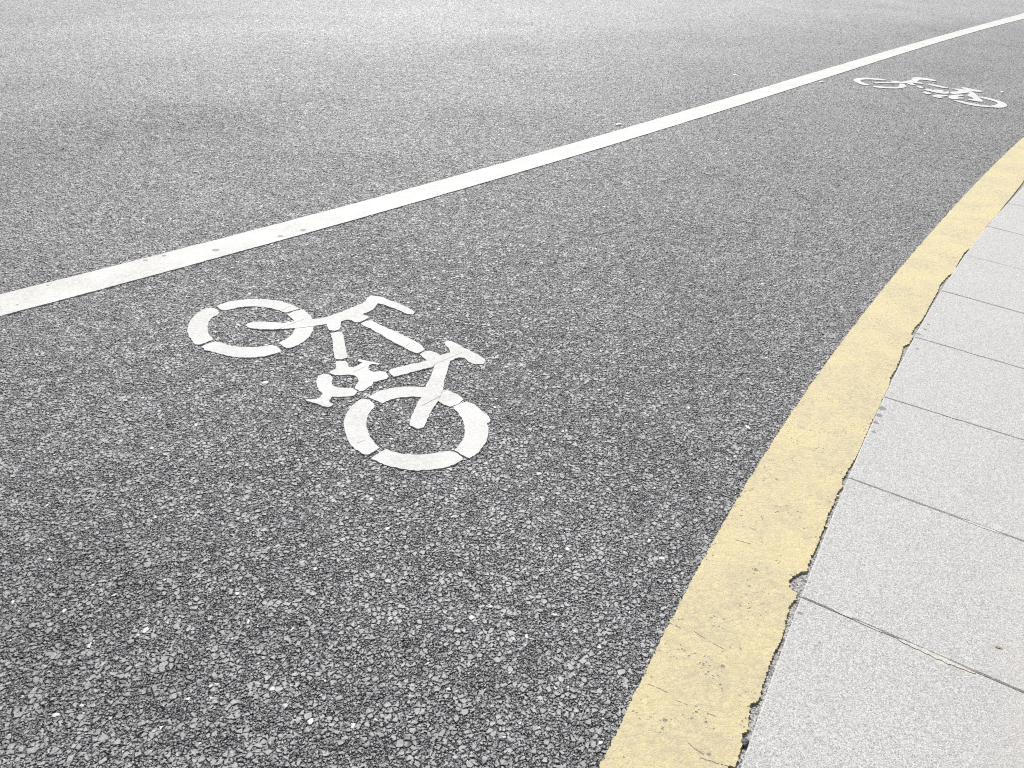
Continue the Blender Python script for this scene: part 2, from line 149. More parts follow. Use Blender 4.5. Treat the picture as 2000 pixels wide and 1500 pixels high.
def make_asphalt():
    n = NT("asphalt")
    vec = n.flat(n.warp(0.006, 90)); vec2 = n.flat(n.warp(0.004, 160))
    t1, id1, e1 = stones(n, vec, A1)
    t2, id2, e2 = stones(n, n.vmath('ADD', vec2, (3.3, 1.7, 0)), A2)
    # coarse stones lie proud in some cells, finer ones elsewhere
    ed1 = n.ramp(e1, 0.0, 0.16, 0, 1); ed2 = n.ramp(e2, 0.0, 0.16, 0, 1)
    h1 = n.math('ADD', n.math('MULTIPLY', t1, TILT), n.math('MULTIPLY', id1[2], 0.0042))
    h1 = n.math('SUBTRACT', h1, n.math('MULTIPLY', n.math('SUBTRACT', 1, ed1), 0.0036))
    h2 = n.math('ADD', n.math('MULTIPLY', t2, TILT), n.math('MULTIPLY', id2[2], 0.0034))
    h2 = n.math('SUBTRACT', h2, n.math('MULTIPLY', n.math('SUBTRACT', 1, ed2), 0.0026))
    h1 = n.math('ADD', h1, n.ramp(n.noise(16, 3, 0.6), 0.35, 0.65, -0.0022, 0.0010))      # coarse-poor and coarse-rich areas
    h = n.math('MAXIMUM', h1, h2)
    h = n.math('SMOOTH_MIN', h, ROLL_TOP, 0.0012)          # tops pressed level by the roller
    top1 = n.math('GREATER_THAN', h1, h2)
    rnd = n.mix(top1, n.grey(id2[1]), n.grey(id1[1])); rv = n.sep(rnd)[0]
    rnd2 = n.sep(n.mix(top1, n.grey(id2[0]), n.grey(id1[0])))[0]
    micro = n.noise(700, 3, 0.65)
    h = n.math('ADD', h, n.math('MULTIPLY', micro, 0.00045))
    h = n.math('ADD', h, n.math('MULTIPLY', n.noise(30, 3, 0.65, vec=n.P), 0.003))
    gap = n.sep(n.mix(top1, n.grey(ed2), n.grey(ed1)))[0]
    low = n.ramp(h, -0.0006, 0.0018, 0, 1)
    # broad wear of the carriageway
    p = n.P
    lat = n.vmath('DOT_PRODUCT', n.vmath('SUBTRACT', p, (0, 5.15, 0)), tuple(LN))      # 0 on the white line, - beyond it
    along = n.vmath('DOT_PRODUCT', p, tuple(LANE))
    streak = n.t.nodes.new('ShaderNodeCombineXYZ')
    n.set(streak.inputs[0], n.math('MULTIPLY', along, 0.22)); n.set(streak.inputs[1], n.math('MULTIPLY', lat, 1.0))
    big = n.noise(1.1, 3, 0.5, vec=streak.outputs[0]); blot = n.noise(0.9, 4, 0.6); mid = n.noise(7, 4, 0.6); clus = n.noise(30, 3, 0.65)
    off = n.math('ADD', n.math('ADD', lat, 1.0), n.math('MULTIPLY', n.math('SUBTRACT', 12.0, along), 0.40))
    worn = n.ramp(n.math('ADD', off, n.math('MULTIPLY', n.math('SUBTRACT', big, 0.5), 1.3)), 0.5, -1.5, 0.0, 1.0)
    worn = n.math('MULTIPLY', worn, n.ramp(lat, -4.6, -7.5, 1.0, 0.0))
    worn = n.math('ADD', worn, n.ramp(n.math('ADD', lat, n.math('MULTIPLY', big, 0.6)), 0.6, -1.2, 0.0, 0.22))
    tone = n.math('ADD', 1.0, n.math('MULTIPLY', worn, WORN))
    tone = n.math('MULTIPLY', tone, n.ramp(blot, 0.25, 0.75, 0.86, 1.14))
    tone = n.math('MULTIPLY', tone, n.ramp(mid, 0.3, 0.7, 0.93, 1.07))
    tone = n.math('MULTIPLY', tone, n.ramp(clus, 0.28, 0.72, 0.78, 1.22, smooth=False))
    # darker, bitumen-rich places, plus painted shading at near left
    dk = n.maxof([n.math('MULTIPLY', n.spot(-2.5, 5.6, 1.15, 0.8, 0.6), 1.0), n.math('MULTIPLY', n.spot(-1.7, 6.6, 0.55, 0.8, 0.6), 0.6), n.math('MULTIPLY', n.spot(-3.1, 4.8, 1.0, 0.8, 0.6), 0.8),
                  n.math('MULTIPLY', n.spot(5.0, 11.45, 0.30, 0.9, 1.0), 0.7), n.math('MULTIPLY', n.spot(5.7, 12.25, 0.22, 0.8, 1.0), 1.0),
                  n.math('MULTIPLY', n.spot(-0.95, 1.2, 0.75, 0.95, 0.5), 0.55)])  # last spot: light gradient, dark near to pale far, put into the colour
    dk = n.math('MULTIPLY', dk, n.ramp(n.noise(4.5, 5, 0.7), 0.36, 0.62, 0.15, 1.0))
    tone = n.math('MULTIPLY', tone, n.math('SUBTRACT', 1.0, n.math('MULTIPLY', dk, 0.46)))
    stone = n.math('ADD', AB0, n.math('MULTIPLY', n.math('POWER', rv, 1.6), AB1))
    stone = n.math('MULTIPLY', stone, n.ramp(micro, 0.3, 0.7, 0.85, 1.15))
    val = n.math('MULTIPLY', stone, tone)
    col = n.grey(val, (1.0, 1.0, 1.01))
    col = n.mix(n.math('MULTIPLY', n.math('GREATER_THAN', rnd2, 0.93), 0.35), col, (0.24, 0.23, 0.22))
    col = n.mix(n.math('MULTIPLY', n.math('GREATER_THAN', rnd2, 0.986), 0.75), col, (0.50, 0.49, 0.48))
    # bitumen shows between the chippings
    bit = n.math('MULTIPLY', n.math('SUBTRACT', 1.0, gap), 0.8)
    col = n.mix(bit, col, (0.058, 0.058, 0.060))
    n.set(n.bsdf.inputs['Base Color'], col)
    n.set(n.bsdf.inputs['Roughness'], n.ramp(rv, 0, 1, 0.50, 0.70))
    n.bsdf.inputs['Specular IOR Level'].default_value = 0.6
    dn = n.t.nodes.new('ShaderNodeDisplacement'); dn.inputs['Midlevel'].default_value = ROLL_TOP + 0.0011; dn.inputs['Scale'].default_value = 1.0
    n.t.links.new(h, dn.inputs['Height']); n.t.links.new(dn.outputs[0], n.out.inputs['Displacement'])
    n.mat.displacement_method = 'BOTH'
    return n.mat

ROLL_TOP = 0.0027
A1, A2, TILT, AB0, AB1, WORN = 72.0, 145.0, 0.80, 0.170, 0.070, 0.32

def make_paint(name, base, dirt, wear_spots, cracks=(), speck=0.0, bumpk=1.0, tyre=0.0, pit=0.0):
    n = NT(name)
    vec = n.flat(n.warp(0.006, 90))
    t1, id1, e1 = stones(n, vec, A1)
    h = n.math('ADD', n.math('MULTIPLY', t1, 0.16 * bumpk), n.math('MULTIPLY', n.ramp(e1, 0, 0.3), 0.0002 * bumpk))
    fine = n.noise(330, 4, 0.75); mid = n.noise(60, 4, 0.6); big = n.noise(5, 3, 0.55)
    h = n.math('ADD', h, n.math('MULTIPLY', fine, 0.0016 * bumpk))
    h = n.math('ADD', h, n.math('MULTIPLY', mid, 0.0014 * bumpk))
    f = n.math('MULTIPLY', n.ramp(big, 0.35, 0.62), n.ramp(mid, 0.38, 0.62, 0.2, 1.0))
    col = n.mix(f, base, dirt)
    col = n.mix(n.ramp(fine, 0.50, 0.66, 0, 0.62), col, tuple(c * 0.70 for c in dirt))
    if tyre:
        sv = n.vmath('MULTIPLY', n.P, (1, 1, 0))
        al = n.vmath('DOT_PRODUCT', sv, tuple(LANE)); la = n.vmath('DOT_PRODUCT', sv, tuple(LN))
        cx = n.t.nodes.new('ShaderNodeCombineXYZ'); n.set(cx.inputs[0], n.math('MULTIPLY', al, 3)); n.set(cx.inputs[1], n.math('MULTIPLY', la, 60))
        st = n.ramp(n.noise(1.0, 3, 0.6, vec=cx.outputs[0]), 0.6, 0.78, 0, tyre)
        col = n.mix(st, col, (0.38, 0.37, 0.36))
    masks = [n.spot(x, y, r, 0.35) for x, y, r in wear_spots] + [n.seg(*c) for c in cracks]
    if speck:
        v = n.vor(130, 'F1', n.warp(0.01, 120)); ids = n.sep(v.outputs['Color'])
        sp = n.math('MULTIPLY', n.math('GREATER_THAN', ids[0], 1 - speck), n.ramp(v.outputs['Distance'], 0.42, 0.25))
        masks.append(n.math('MULTIPLY', sp, n.ramp(n.noise(11, 3, 0.6), 0.48, 0.62)))
    if masks:
        mk = n.maxof(masks)
        col = n.mix(n.math('MULTIPLY', mk, 0.85), col, (0.16, 0.15, 0.13))
        h = n.math('SUBTRACT', h, n.math('MULTIPLY', mk, 0.0015))
    n.set(n.bsdf.inputs['Base Color'], col)
    n.bsdf.inputs['Roughness'].default_value = 0.7
    n.bsdf.inputs['Specular IOR Level'].default_value = 0.35
    n.bump(h, 1.0, 1.0)
    return n.mat

def make_granite():
    n = NT("granite")
    vec = n.flat(n.warp(0.0018, 300))
    v1 = n.vor(330, 'F1', vec); v2 = n.vor(620, 'F1', vec)
    i1 = n.sep(v1.outputs['Color']); i2 = n.sep(v2.outputs['Color'])
    clump = n.noise(90, 3, 0.6); big = n.noise(3.2, 4, 0.6)
    dens = n.ramp(big, 0.3, 0.7, -0.06, 0.06)
    base = n.mix(i1[1], (0.32, 0.316, 0.307), (0.45, 0.445, 0.435))
    gry = n.math('GREATER_THAN', n.math('ADD', n.math('ADD', i1[0], dens), n.math('MULTIPLY', clump, 0.5)), 0.93)
    base = n.mix(n.math('MULTIPLY', gry, 0.75), base, (0.26, 0.26, 0.258))
    dk = n.math('GREATER_THAN', n.math('ADD', i2[0], n.math('MULTIPLY', clump, 0.35)), 1.03)
    base = n.mix(n.math('MULTIPLY', dk, 0.8), base, (0.14, 0.135, 0.13))
    base = n.mix(n.ramp(n.noise(14, 4, 0.6), 0.5, 0.75, 0, 0.22), base, (0.36, 0.355, 0.35))
    # browner tone away from the road, mortar smears on some joints, tar splashes by the edge
    px = n.vmath('DOT_PRODUCT', n.vmath('SUBTRACT', n.P, (0.788, 1.523, 0)), (0.857, -0.515, 0))
    st = n.math('MULTIPLY', n.ramp(n.math('ADD', px, n.math('MULTIPLY', n.noise(6, 3, 0.6), 0.2)), 0.48, 0.72), 0.45)
    base = n.mix(st, base, (0.36, 0.34, 0.315))
    mort = n.maxof([n.spot(1.09, 1.338, 0.022, 0.3, 1.2), n.spot(1.145, 1.31, 0.016, 0.3, 1.2), n.spot(1.05, 1.36, 0.014, 0.3, 1.2),
                    n.spot(1.47, 1.845, 0.016, 0.3, 1.2), n.spot(0.90, 1.47, 0.014, 0.3, 1.2), n.spot(1.66, 2.41, 0.013, 0.3, 1.2)])
    base = n.mix(n.math('MULTIPLY', mort, 0.85), base, (0.42, 0.39, 0.35))
    tar = n.maxof([n.spot(1.346, 2.462, 0.016, 0.3, 1.6), n.spot(1.318, 2.415, 0.014, 0.3, 1.6), n.spot(1.290, 2.366, 0.013, 0.3, 1.6), n.spot(1.262, 2.308, 0.011, 0.3, 1.6),
                   n.spot(1.72, 3.065, 0.012, 0.3, 1.6), n.spot(1.765, 3.11, 0.009, 0.3, 1.6), n.spot(1.80, 3.16, 0.008, 0.3, 1.6), n.spot(1.66, 2.93, 0.008, 0.3, 1.2),
                   n.spot(0.832, 1.572, 0.004, 0.3, 1.0), n.spot(0.775, 1.462, 0.007, 0.3, 1.6), n.spot(0.80, 1.37, 0.004, 0.3, 1.0)])
    base = n.mix(n.math('MULTIPLY', tar, 0.9), base, (0.14, 0.14, 0.145))
    n.set(n.bsdf.inputs['Base Color'], base)
    n.bsdf.inputs['Roughness'].default_value = 0.72; n.bsdf.inputs['Specular IOR Level'].default_value = 0.4
    h = n.math('ADD', n.math('MULTIPLY', n.noise(380, 4, 0.7), 0.0011), n.math('MULTIPLY', i1[2], 0.0004))
    n.bump(h, 1.0, 1.0)
    return n.mat

def make_plain(name, c0, c1, scale, rough=0.85, hgt=0.002, c2=None, thr=0.7):
    n = NT(name)
    f = n.noise(scale, 5, 0.65); v = n.vor(scale * 1.5, 'F1'); ids = n.sep(v.outputs['Color'])
    col = n.mix(n.ramp(f, 0.35, 0.65), c0, c1)
    if c2: col = n.mix(n.math('MULTIPLY', n.math('GREATER_THAN', ids[0], thr), 0.8), col, c2)
    n.set(n.bsdf.inputs['Base Color'], col); n.bsdf.inputs['Roughness'].default_value = rough
    n.bump(n.math('ADD', n.math('MULTIPLY', f, hgt), n.math('MULTIPLY', ids[1], hgt * 0.5)), 1.0, 1.0)
    return n.mat

SCUFF = [((-0.4327, 2.7437), (-0.4129, 2.7762), .0013), ((-0.3002, 2.623), (-0.1994, 2.7304), .0013), ((-0.5924, 2.5381), (-0.5547, 2.5827), .0013),
         ((-0.3119, 2.339), (-0.2519, 2.4101), .0022), ((-0.4965, 2.1035), (-0.474, 2.1211), .0013), ((-0.9522, 2.8302), (-0.869, 2.9328), .0013),
         ((-0.989, 2.9878), (-0.9569, 3.0378), .0013), ((-0.9626, 2.9734), (-0.9073, 3.0223), .0013)]
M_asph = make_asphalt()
M_line = make_paint("white_paint_line", (0.435, 0.435, 0.422), (0.36, 0.357, 0.34),
    [(-1.2009, 3.7786, .016), (-1.1113, 3.8741, .018), (-1.1305, 3.7752, .009), (-1.4562, 3.5677, .020), (-1.667, 3.4717, .011),
     (-1.7283, 3.4101, .012), (-2.0241, 3.1036, .007), (-2.053, 2.9145, .006), (4.3652, 10.468, .02), (1.4818, 6.7438, .02)], tyre=0.25, bumpk=0.5)
M_bike = make_paint("white_paint_bicycle", (0.435, 0.435, 0.425), (0.36, 0.36, 0.347), [(-0.86, 2.64, 0.0)] and
    [(-0.585, 3.055, .008), (-0.50, 3.01, .012), (-0.43, 2.96, .008), (-0.125, 2.60, .008), (-0.845, 2.70, .014), (-1.24, 2.86, .008)], cracks=[(a, b, w, 0.36, 0.003) for a, b, w in SCUFF], tyre=0.12, bumpk=0.45)
M_yel = make_paint("yellow_paint", (0.435, 0.375, 0.215), (0.355, 0.31, 0.205),
    [(0.545, 1.29, .006), (0.70, 1.62, .007), (0.66, 1.14, .005), (0.46, 1.16, .004), (0.47, 1.055, .005), (0.385, 1.135, .006), (2.05, 4.00, .010), (0.86, 2.03, .006)],
    cracks=[((0.35, 1.235), (0.40, 1.21), .0016, 0.40), ((0.405, 1.195), (0.50, 1.15), .0014, 0.52), ((0.45, 1.045), (0.53, 1.02), .0016, 0.4), ((0.43, 1.08), (0.46, 1.05), .0014, 0.4),
            ((0.43, 1.42), (0.46, 1.405), .0022, 0.38), ((0.49, 1.395), (0.56, 1.34), .0016, 0.45),
            ((0.67, 1.74), (0.71, 1.725), .0022, 0.40), ((0.70, 1.80), (0.74, 1.785), .0018, 0.4), ((1.0, 2.34), (1.08, 2.30), .0018, 0.55)], speck=0.2, bumpk=0.9)
M_gran = make_granite()
M_grit = make_plain("grit", (0.20, 0.195, 0.19), (0.42, 0.41, 0.39), 170, 0.9, 0.004, (0.06, 0.06, 0.06), 0.72)
M_tar = make_plain("tar", (0.012, 0.012, 0.012), (0.035, 0.034, 0.033), 130, 0.6, 0.004)
M_bed = make_plain("joint_mortar", (0.16, 0.15, 0.14), (0.28, 0.26, 0.24), 200, 0.9, 0.002)
M_soil = make_plain("soil", (0.10, 0.085, 0.06), (0.17, 0.145, 0.10), 3.0, 0.95, 0.01)
M_peb = make_plain("pale_pebble", (0.62, 0.60, 0.57), (0.78, 0.76, 0.73), 180, 0.7, 0.001)
M_dpeb = make_plain("dark_pebble", (0.035, 0.037, 0.042), (0.08, 0.082, 0.09), 160, 0.5, 0.002)
M_leaf = make_plain("dry_leaf", (0.30, 0.21, 0.14), (0.40, 0.30, 0.21), 200, 0.8, 0.001)

# ------------------------------------------------------------------ mesh helpers
def link(name, me, mat=None, parent=None):
    o = bpy.data.objects.new(name, me); scene.collection.objects.link(o)
    if mat: me.materials.append(mat)
    if parent: o.parent = parent
    return o
def empty(name, loc=(0, 0, 0)):
    o = bpy.data.objects.new(name, None); o.empty_display_size = 0.2; scene.collection.objects.link(o); o.location = loc; return o
def tag(o, label=None, cat=None, group=None, kind=None):
    if label: o['label'] = label
    if cat: o['category'] = cat
    if group: o['group'] = group
    if kind: o['kind'] = kind
    return o
def resample(pts, step, closed=True):
    out = []; P = [Vector((p[0], p[1], 0)) for p in pts]; n = len(P)
    for i in range(n if closed else n - 1):
        a, b = P[i], P[(i + 1) % n]; k = max(1, int((b - a).length / step))
        out += [a.lerp(b, j / k) for j in range(k)]
    if not closed: out.append(P[-1])
    return out
def smooth_closed(pts, it=1):
    for _ in range(it):
        q = []
        n = len(pts)
        for i in range(n):
            a = Vector((*pts[i][:2], 0)); b = Vector((*pts[(i + 1) % n][:2], 0)); q += [a.lerp(b, .25), a.lerp(b, .75)]
        pts = [(v.x, v.y) for v in q]
    return pts
def jit(v, amp, fr, seed=0.0):
    n1 = noise.noise(Vector((v.x * fr, v.y * fr, seed))); n2 = noise.noise(Vector((v.x * fr, v.y * fr, seed + 31)))
    n3 = noise.noise(Vector((v.x * fr * 3, v.y * fr * 3, seed + 7))); n4 = noise.noise(Vector((v.x * fr * 3, v.y * fr * 3, seed + 47)))
    return Vector((v.x + amp * (n1 + .5 * n3) * 1.6, v.y + amp * (n2 + .5 * n4) * 1.6, 0))
def slab_mesh(name, polys, z0, z1):
    """thin sheets with a real edge; z1 may be a function of (x, y)"""
    bm = bmesh.new()
    for poly in polys:
        tris = geometry.tessellate_polygon([poly])
        zt = [z1(v.x, v.y) if callable(z1) else z1 for v in poly]
        T = [bm.verts.new((v.x, v.y, z)) for v, z in zip(poly, zt)]
        Bv = [bm.verts.new((v.x, v.y, z0)) for v in poly]
        for t in tris:
            try: bm.faces.new([T[i] for i in t])
            except ValueError: pass
        n = len(poly)
        for i in range(n):
            j = (i + 1) % n
            bm.faces.new((T[j], T[i], Bv[i], Bv[j]))
    bm.normal_update()
    for f in bm.faces:
        if abs(f.normal.z) > 0.5 and f.normal.z < 0: f.normal_flip()
    me = bpy.data.meshes.new(name); bm.to_mesh(me); bm.free(); return me
def strip_mesh(name, L, R, zL, zR, z0, cols=8):
    """ribbon between two equally long polylines with sides going down to z0"""
    bm = bmesh.new(); rows = []
    for a, b in zip(L, R):
        row = []
        for j in range(cols + 1):
            t = j / cols; p = a.lerp(b, t); row.append(bm.verts.new((p.x, p.y, zL + (zR - zL) * min(1, t * 1.0))))
        rows.append(row)
    for r, s in zip(rows[:-1], rows[1:]):
        for j in range(cols):
            bm.faces.new((r[j], r[j + 1], s[j + 1], s[j]))
    for e in (0, cols):
        low = [bm.verts.new((r[e].co.x, r[e].co.y, z0)) for r in rows]
        for i in range(len(rows) - 1):
            bm.faces.new((rows[i][e], rows[i + 1][e], low[i + 1], low[i]))
    bmesh.ops.recalc_face_normals(bm, faces=bm.faces)
    up = sum(f.normal.z for f in bm.faces)
    if up < 0: bmesh.ops.reverse_faces(bm, faces=bm.faces)
    me = bpy.data.meshes.new(name); bm.to_mesh(me); bm.free(); return me
def catmull(P, per=10):
    P = [Vector((p[0], p[1], 0)) for p in P]; out = []
    Q = [P[0] * 2 - P[1]] + P + [P[-1] * 2 - P[-2]]
    for i in range(1, len(Q) - 2):
        p0, p1, p2, p3 = Q[i - 1:i + 3]
        for k in range(per):
            t = k / per
            out.append(0.5 * ((2 * p1) + (p2 - p0) * t + (2 * p0 - 5 * p1 + 4 * p2 - p3) * t * t + (3 * p1 - p0 - 3 * p2 + p3) * t ** 3))
    out.append(P[-1]); return out
def grid_rect(name, x0, x1, y0, y1, z, nx=1, ny=1):
    bm = bmesh.new()
    vs = [[bm.verts.new((x0 + (x1 - x0) * i / nx, y0 + (y1 - y0) * j / ny, z)) for i in range(nx + 1)] for j in range(ny + 1)]
    for j in range(ny):
        for i in range(nx): bm.faces.new((vs[j][i], vs[j][i + 1], vs[j + 1][i + 1], vs[j + 1][i]))
    me = bpy.data.meshes.new(name); bm.to_mesh(me); bm.free(); return me

# ------------------------------------------------------------------ ground, kerb line, road
g = link('ground', grid_rect('ground', -900, 900, -900, 900, -0.06), M_soil); tag(g, kind='structure')

# kerb line: fitted polynomial through the measured points, prolonged both ways with easing curvature
K = np.array(KERB)[::-1]
dirK = np.array([0.555, 0.832]); nrmK = np.array([0.832, -0.555]); org = np.array([0.7884, 1.5233])
s = (K - org) @ dirK; q = (K - org) @ nrmK
ck = np.polyfit(s, q, 3)
def kerb_pt(si):
    lo, hi = -0.65, 4.1
    sc = min(max(si, lo), hi); qq = np.polyval(ck, sc)
    if sc != si:
        sl = np.polyval(np.polyder(ck), sc); qq += sl * (si - sc)
    p = org + dirK * si + nrmK * qq; return Vector((p[0], p[1], 0))
SS = np.concatenate([np.arange(-14, -0.7, 0.35), np.arange(-0.7, 5.0, 0.02), np.arange(5.0, 60, 0.5)])
kerb = [kerb_pt(v) for v in SS]
def kn(si):
    a, b = kerb_pt(si - 0.01), kerb_pt(si + 0.01); d = (b - a).normalized(); return Vector((d.y, -d.x, 0)), d

# road: one sheet from far beyond the white line to just under the granite
far_side = [Vector((p.x - 26 * LN.x, p.y - 26 * LN.y, 0)) for p in kerb]
edge = [p + kn(v)[0] * 0.05 for p, v in zip(kerb, SS)]
RS = np.concatenate([np.arange(-14, -1, 1.0), np.arange(-1, 8, 0.25), np.arange(8, 60.1, 1.0)])
RT = np.concatenate([-26 + np.arange(0, 17, 1.0), np.arange(-9, 0.01, 0.3)]) 
bm = bmesh.new(); rows = []
for v in RS:
    p = kerb_pt(v) + kn(v)[0] * 0.05
    rows.append([bm.verts.new((p.x + LN.x * t, p.y + LN.y * t, 0)) for t in RT])
for r0, r1 in zip(rows[:-1], rows[1:]):
    for j in range(len(RT) - 1): bm.faces.new((r0[j], r0[j + 1], r1[j + 1], r1[j]))
bm.normal_update(); bm.faces.ensure_lookup_table()
if bm.faces[0].normal.z < 0: bmesh.ops.reverse_faces(bm, faces=bm.faces)
me = bpy.data.meshes.new('road'); bm.to_mesh(me); bm.free()
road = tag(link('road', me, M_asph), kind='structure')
sub = road.modifiers.new('fine', 'SUBSURF'); sub.subdivision_type = 'SIMPLE'; sub.levels = 0; sub.render_levels = 1
try: road.cycles.use_adaptive_subdivision = True; road.cycles.dicing_rate = 1.0
except Exception as ex: print('adaptive', ex)

# ------------------------------------------------------------------ white lane line
lt, lb = np.array(LTOP), np.array(LBOT)
oL = np.array([0.0, 5.2]); dL = np.array([LANE.x, LANE.y]); nL = np.array([LN.x, LN.y])
ct = np.polyfit((lt - oL) @ dL, (lt - oL) @ nL, 4); cb = np.polyfit((lb - oL) @ dL, (lb - oL) @ nL, 4)
def lp(c, sv):
    lo, hi = -3.0, 12.9; sc = min(max(sv, lo), hi); v = np.polyval(c, sc)
    if sc != sv: v += np.polyval(np.polyder(c), sc) * (sv - sc)
    p = oL + dL * sv + nL * v; return Vector((p[0], p[1], 0))
LS = np.concatenate([np.arange(-16, -3.4, 0.1), np.arange(-3.4, 4, 0.008), np.arange(4, 13.5, 0.015), np.arange(13.5, 60, 0.4)])
def wig(i, sv, sd):
    return 0.0026 * noise.noise(Vector((sv * 45, sd, 0))) + 0.0034 * noise.noise(Vector((sv * 130, sd, 3))) + 0.003 * noise.noise(Vector((sv * 6, sd, 5)))
Lp = [lp(ct, v) + LN * wig(0, v, 1.1) for v in LS]; Rp = [lp(cb, v) + LN * wig(0, v, 9.1) for v in LS]
ln = link('lane_line', strip_mesh('lane_line', Lp, Rp, 0.004, 0.004, -0.008, 3), M_line)
tag(ln, 'long continuous white painted line running diagonally across the asphalt, scuffed with small chips', 'road line')

# ------------------------------------------------------------------ bicycle symbols
def bicycle(name, data, label, step, amp, sm=0, zoff=0.0):
    allp = [p for v in data.values() for q in v for p in q]
    cx = sum(p[0] for p in allp) / len(allp); cy = sum(p[1] for p in allp) / len(allp)
    root = empty(name, (cx, cy, 0)); tag(root, label, 'bicycle symbol', 'white bicycle symbols painted in the cycle lane')
    k = 0
    for part, polys in data.items():
        z = {'front_wheel': .0030, 'rear_wheel': .0030, 'top_tube': .0032, 'down_tube': .0032, 'crank': .0034, 'pedal': .0034,
             'handlebar': .0036, 'fork': .0040, 'seat_tube': .0036, 'seat_stay': .0043, 'saddle': .0036}[part] + zoff
        pp = []
        for q in polys:
            q = smooth_closed(q, sm)
            r = [jit(v, amp, 70, 3.0) for v in resample(q, step)]
            pp.append([Vector((v.x - cx, v.y - cy, 0)) for v in r])
        link(part, slab_mesh(part, pp, -0.008, z), M_bike, root)
    return root
bicycle('bicycle_symbol', BIKE, 'large white bicycle symbol painted on the dark asphalt in the foreground, below the white line', 0.005, 0.0022)
bicycle('bicycle_symbol', BIKE2, 'small distant white bicycle symbol painted near the upper right end of the lane', 0.02, 0.001, 1, 0.002)

# ------------------------------------------------------------------ yellow band by the kerb
def at_s(P):
    return (np.array(P) - org) @ dirK, (np.array(P) - org) @ nrmK
so, qo = at_s(YOUT); si_, qi_ = at_s(YIN)
o_ = np.argsort(so); so, qo = so[o_], qo[o_]; i_ = np.argsort(si_); 
yin_s = np.maximum.accumulate(si_[::-1]); yin_q = qi_[::-1]     # from near to far, overhangs flattened
for a in range(1, len(yin_s)):
    if yin_s[a] <= yin_s[a - 1]: yin_s[a] = yin_s[a - 1] + 0.0015
co = np.polyfit(so[3:], qo[3:], 4)
def yo_q(v):
    k = np.polyval(ck, min(max(v, -.65), 4.1))
    lo, hi = so[0] + .08, so[-1]
    if v < lo: d = np.polyval(co, lo) - np.polyval(ck, lo); 
    elif v > hi: d = np.polyval(co, hi) - np.polyval(ck, 4.1) - np.polyval(np.polyder(ck), 4.1) * (hi - 4.1)
    else: return np.polyval(co, v)
    return kerb_q(v) + d
def kerb_q(v):
    p = kerb_pt(v); return (p.x - org[0]) * nrmK[0] + (p.y - org[1]) * nrmK[1]
def yi_q(v):
    if v < yin_s[0]: return kerb_q(v) - 0.022 - 0.012 * abs(noise.noise(Vector((v * 9, 4, 0)))) * 2
    if v > yin_s[-1]: return kerb_q(v) - 0.012 - 0.01 * abs(noise.noise(Vector((v * 9, 4, 0))))
    return float(np.interp(v, yin_s, yin_q))
YS = np.concatenate([np.arange(-14, -0.75, 0.1), np.arange(-0.75, 2.2, 0.0022), np.arange(2.2, 5.6, 0.004), np.arange(5.6, 60, 0.3)])
Yo, Yi = [], []
for v in YS:
    wo_ = 0.0035 * noise.noise(Vector((v * 60, 1, 0))) + 0.004 * noise.noise(Vector((v * 170, 2, 0))) + 0.003 * noise.noise(Vector((v * 14, 7, 0)))
    wi_ = 0.0045 * noise.noise(Vector((v * 75, 8, 0))) + 0.0045 * noise.noise(Vector((v * 210, 5, 0))) + 0.0015 * noise.noise(Vector((v * 30, 6, 2)))
    a = org + dirK * v + nrmK * (yo_q(v) + wo_); b = org + dirK * v + nrmK * min(yi_q(v) + wi_, kerb_q(v) - 0.0015)
    Yo.append(Vector((a[0], a[1], 0))); Yi.append(Vector((b[0], b[1], 0)))
yb = link('yellow_line', strip_mesh('yellow_line', Yo, Yi, 0.004, 0.0105, -0.008, 6), M_yel)
tag(yb, 'wide faded yellow painted band with a ragged crumbling edge, curving between asphalt and granite paving', 'road line')

# gritty debris filling the gap between the band and the granite
GI = [org + dirK * v + nrmK * (kerb_q(v) - 0.075) for v in SS]; GO = [org + dirK * v + nrmK * (kerb_q(v) + 0.012) for v in SS]
gt = link('gutter', strip_mesh('gutter', [Vector((p[0], p[1], 0)) for p in GI], [Vector((p[0], p[1], 0)) for p in GO], 0.0025, 0.0035, -0.008, 2), M_grit)
tag(gt, kind='structure')

# ------------------------------------------------------------------ granite pavement
def slab_bm(bm, c, z0, z1, bev):
    """bevelled stone from an outline c (counter-clockwise)"""
    n = len(c); cen = sum(c, Vector()) / n
    top = []; mid = []; bot = []
    for v in c:
        d = (cen - v).normalized()
        top.append(bm.verts.new((*(v + d * bev * 1.4).xy, z1))); mid.append(bm.verts.new((v.x, v.y, z1 - bev))); bot.append(bm.verts.new((v.x, v.y, z0)))
    bm.faces.new(top)
    for i in range(n):
        j = (i + 1) % n
        bm.faces.new((mid[i], mid[j], top[j], top[i])); bm.faces.new((bot[i], bot[j], mid[j], mid[i]))
JS = []
for a, b in JOINTS:
    sv = (np.array(a) - org) @ dirK
    # slide along the kerb until on the line
    d = np.array(b) - np.array(a); d = d / np.linalg.norm(d); JS.append((sv, d))
sl = [j[0] for j in JS]; gap = 0.592
pre = [sl[0] - gap * k for k in range(18, 0, -1)]; post = [sl[-1] + gap * k for k in range(1, 40)]
nd = {round(j[0], 4): j[1] for j in JS}
alls = pre + sl + post
bm = bmesh.new()
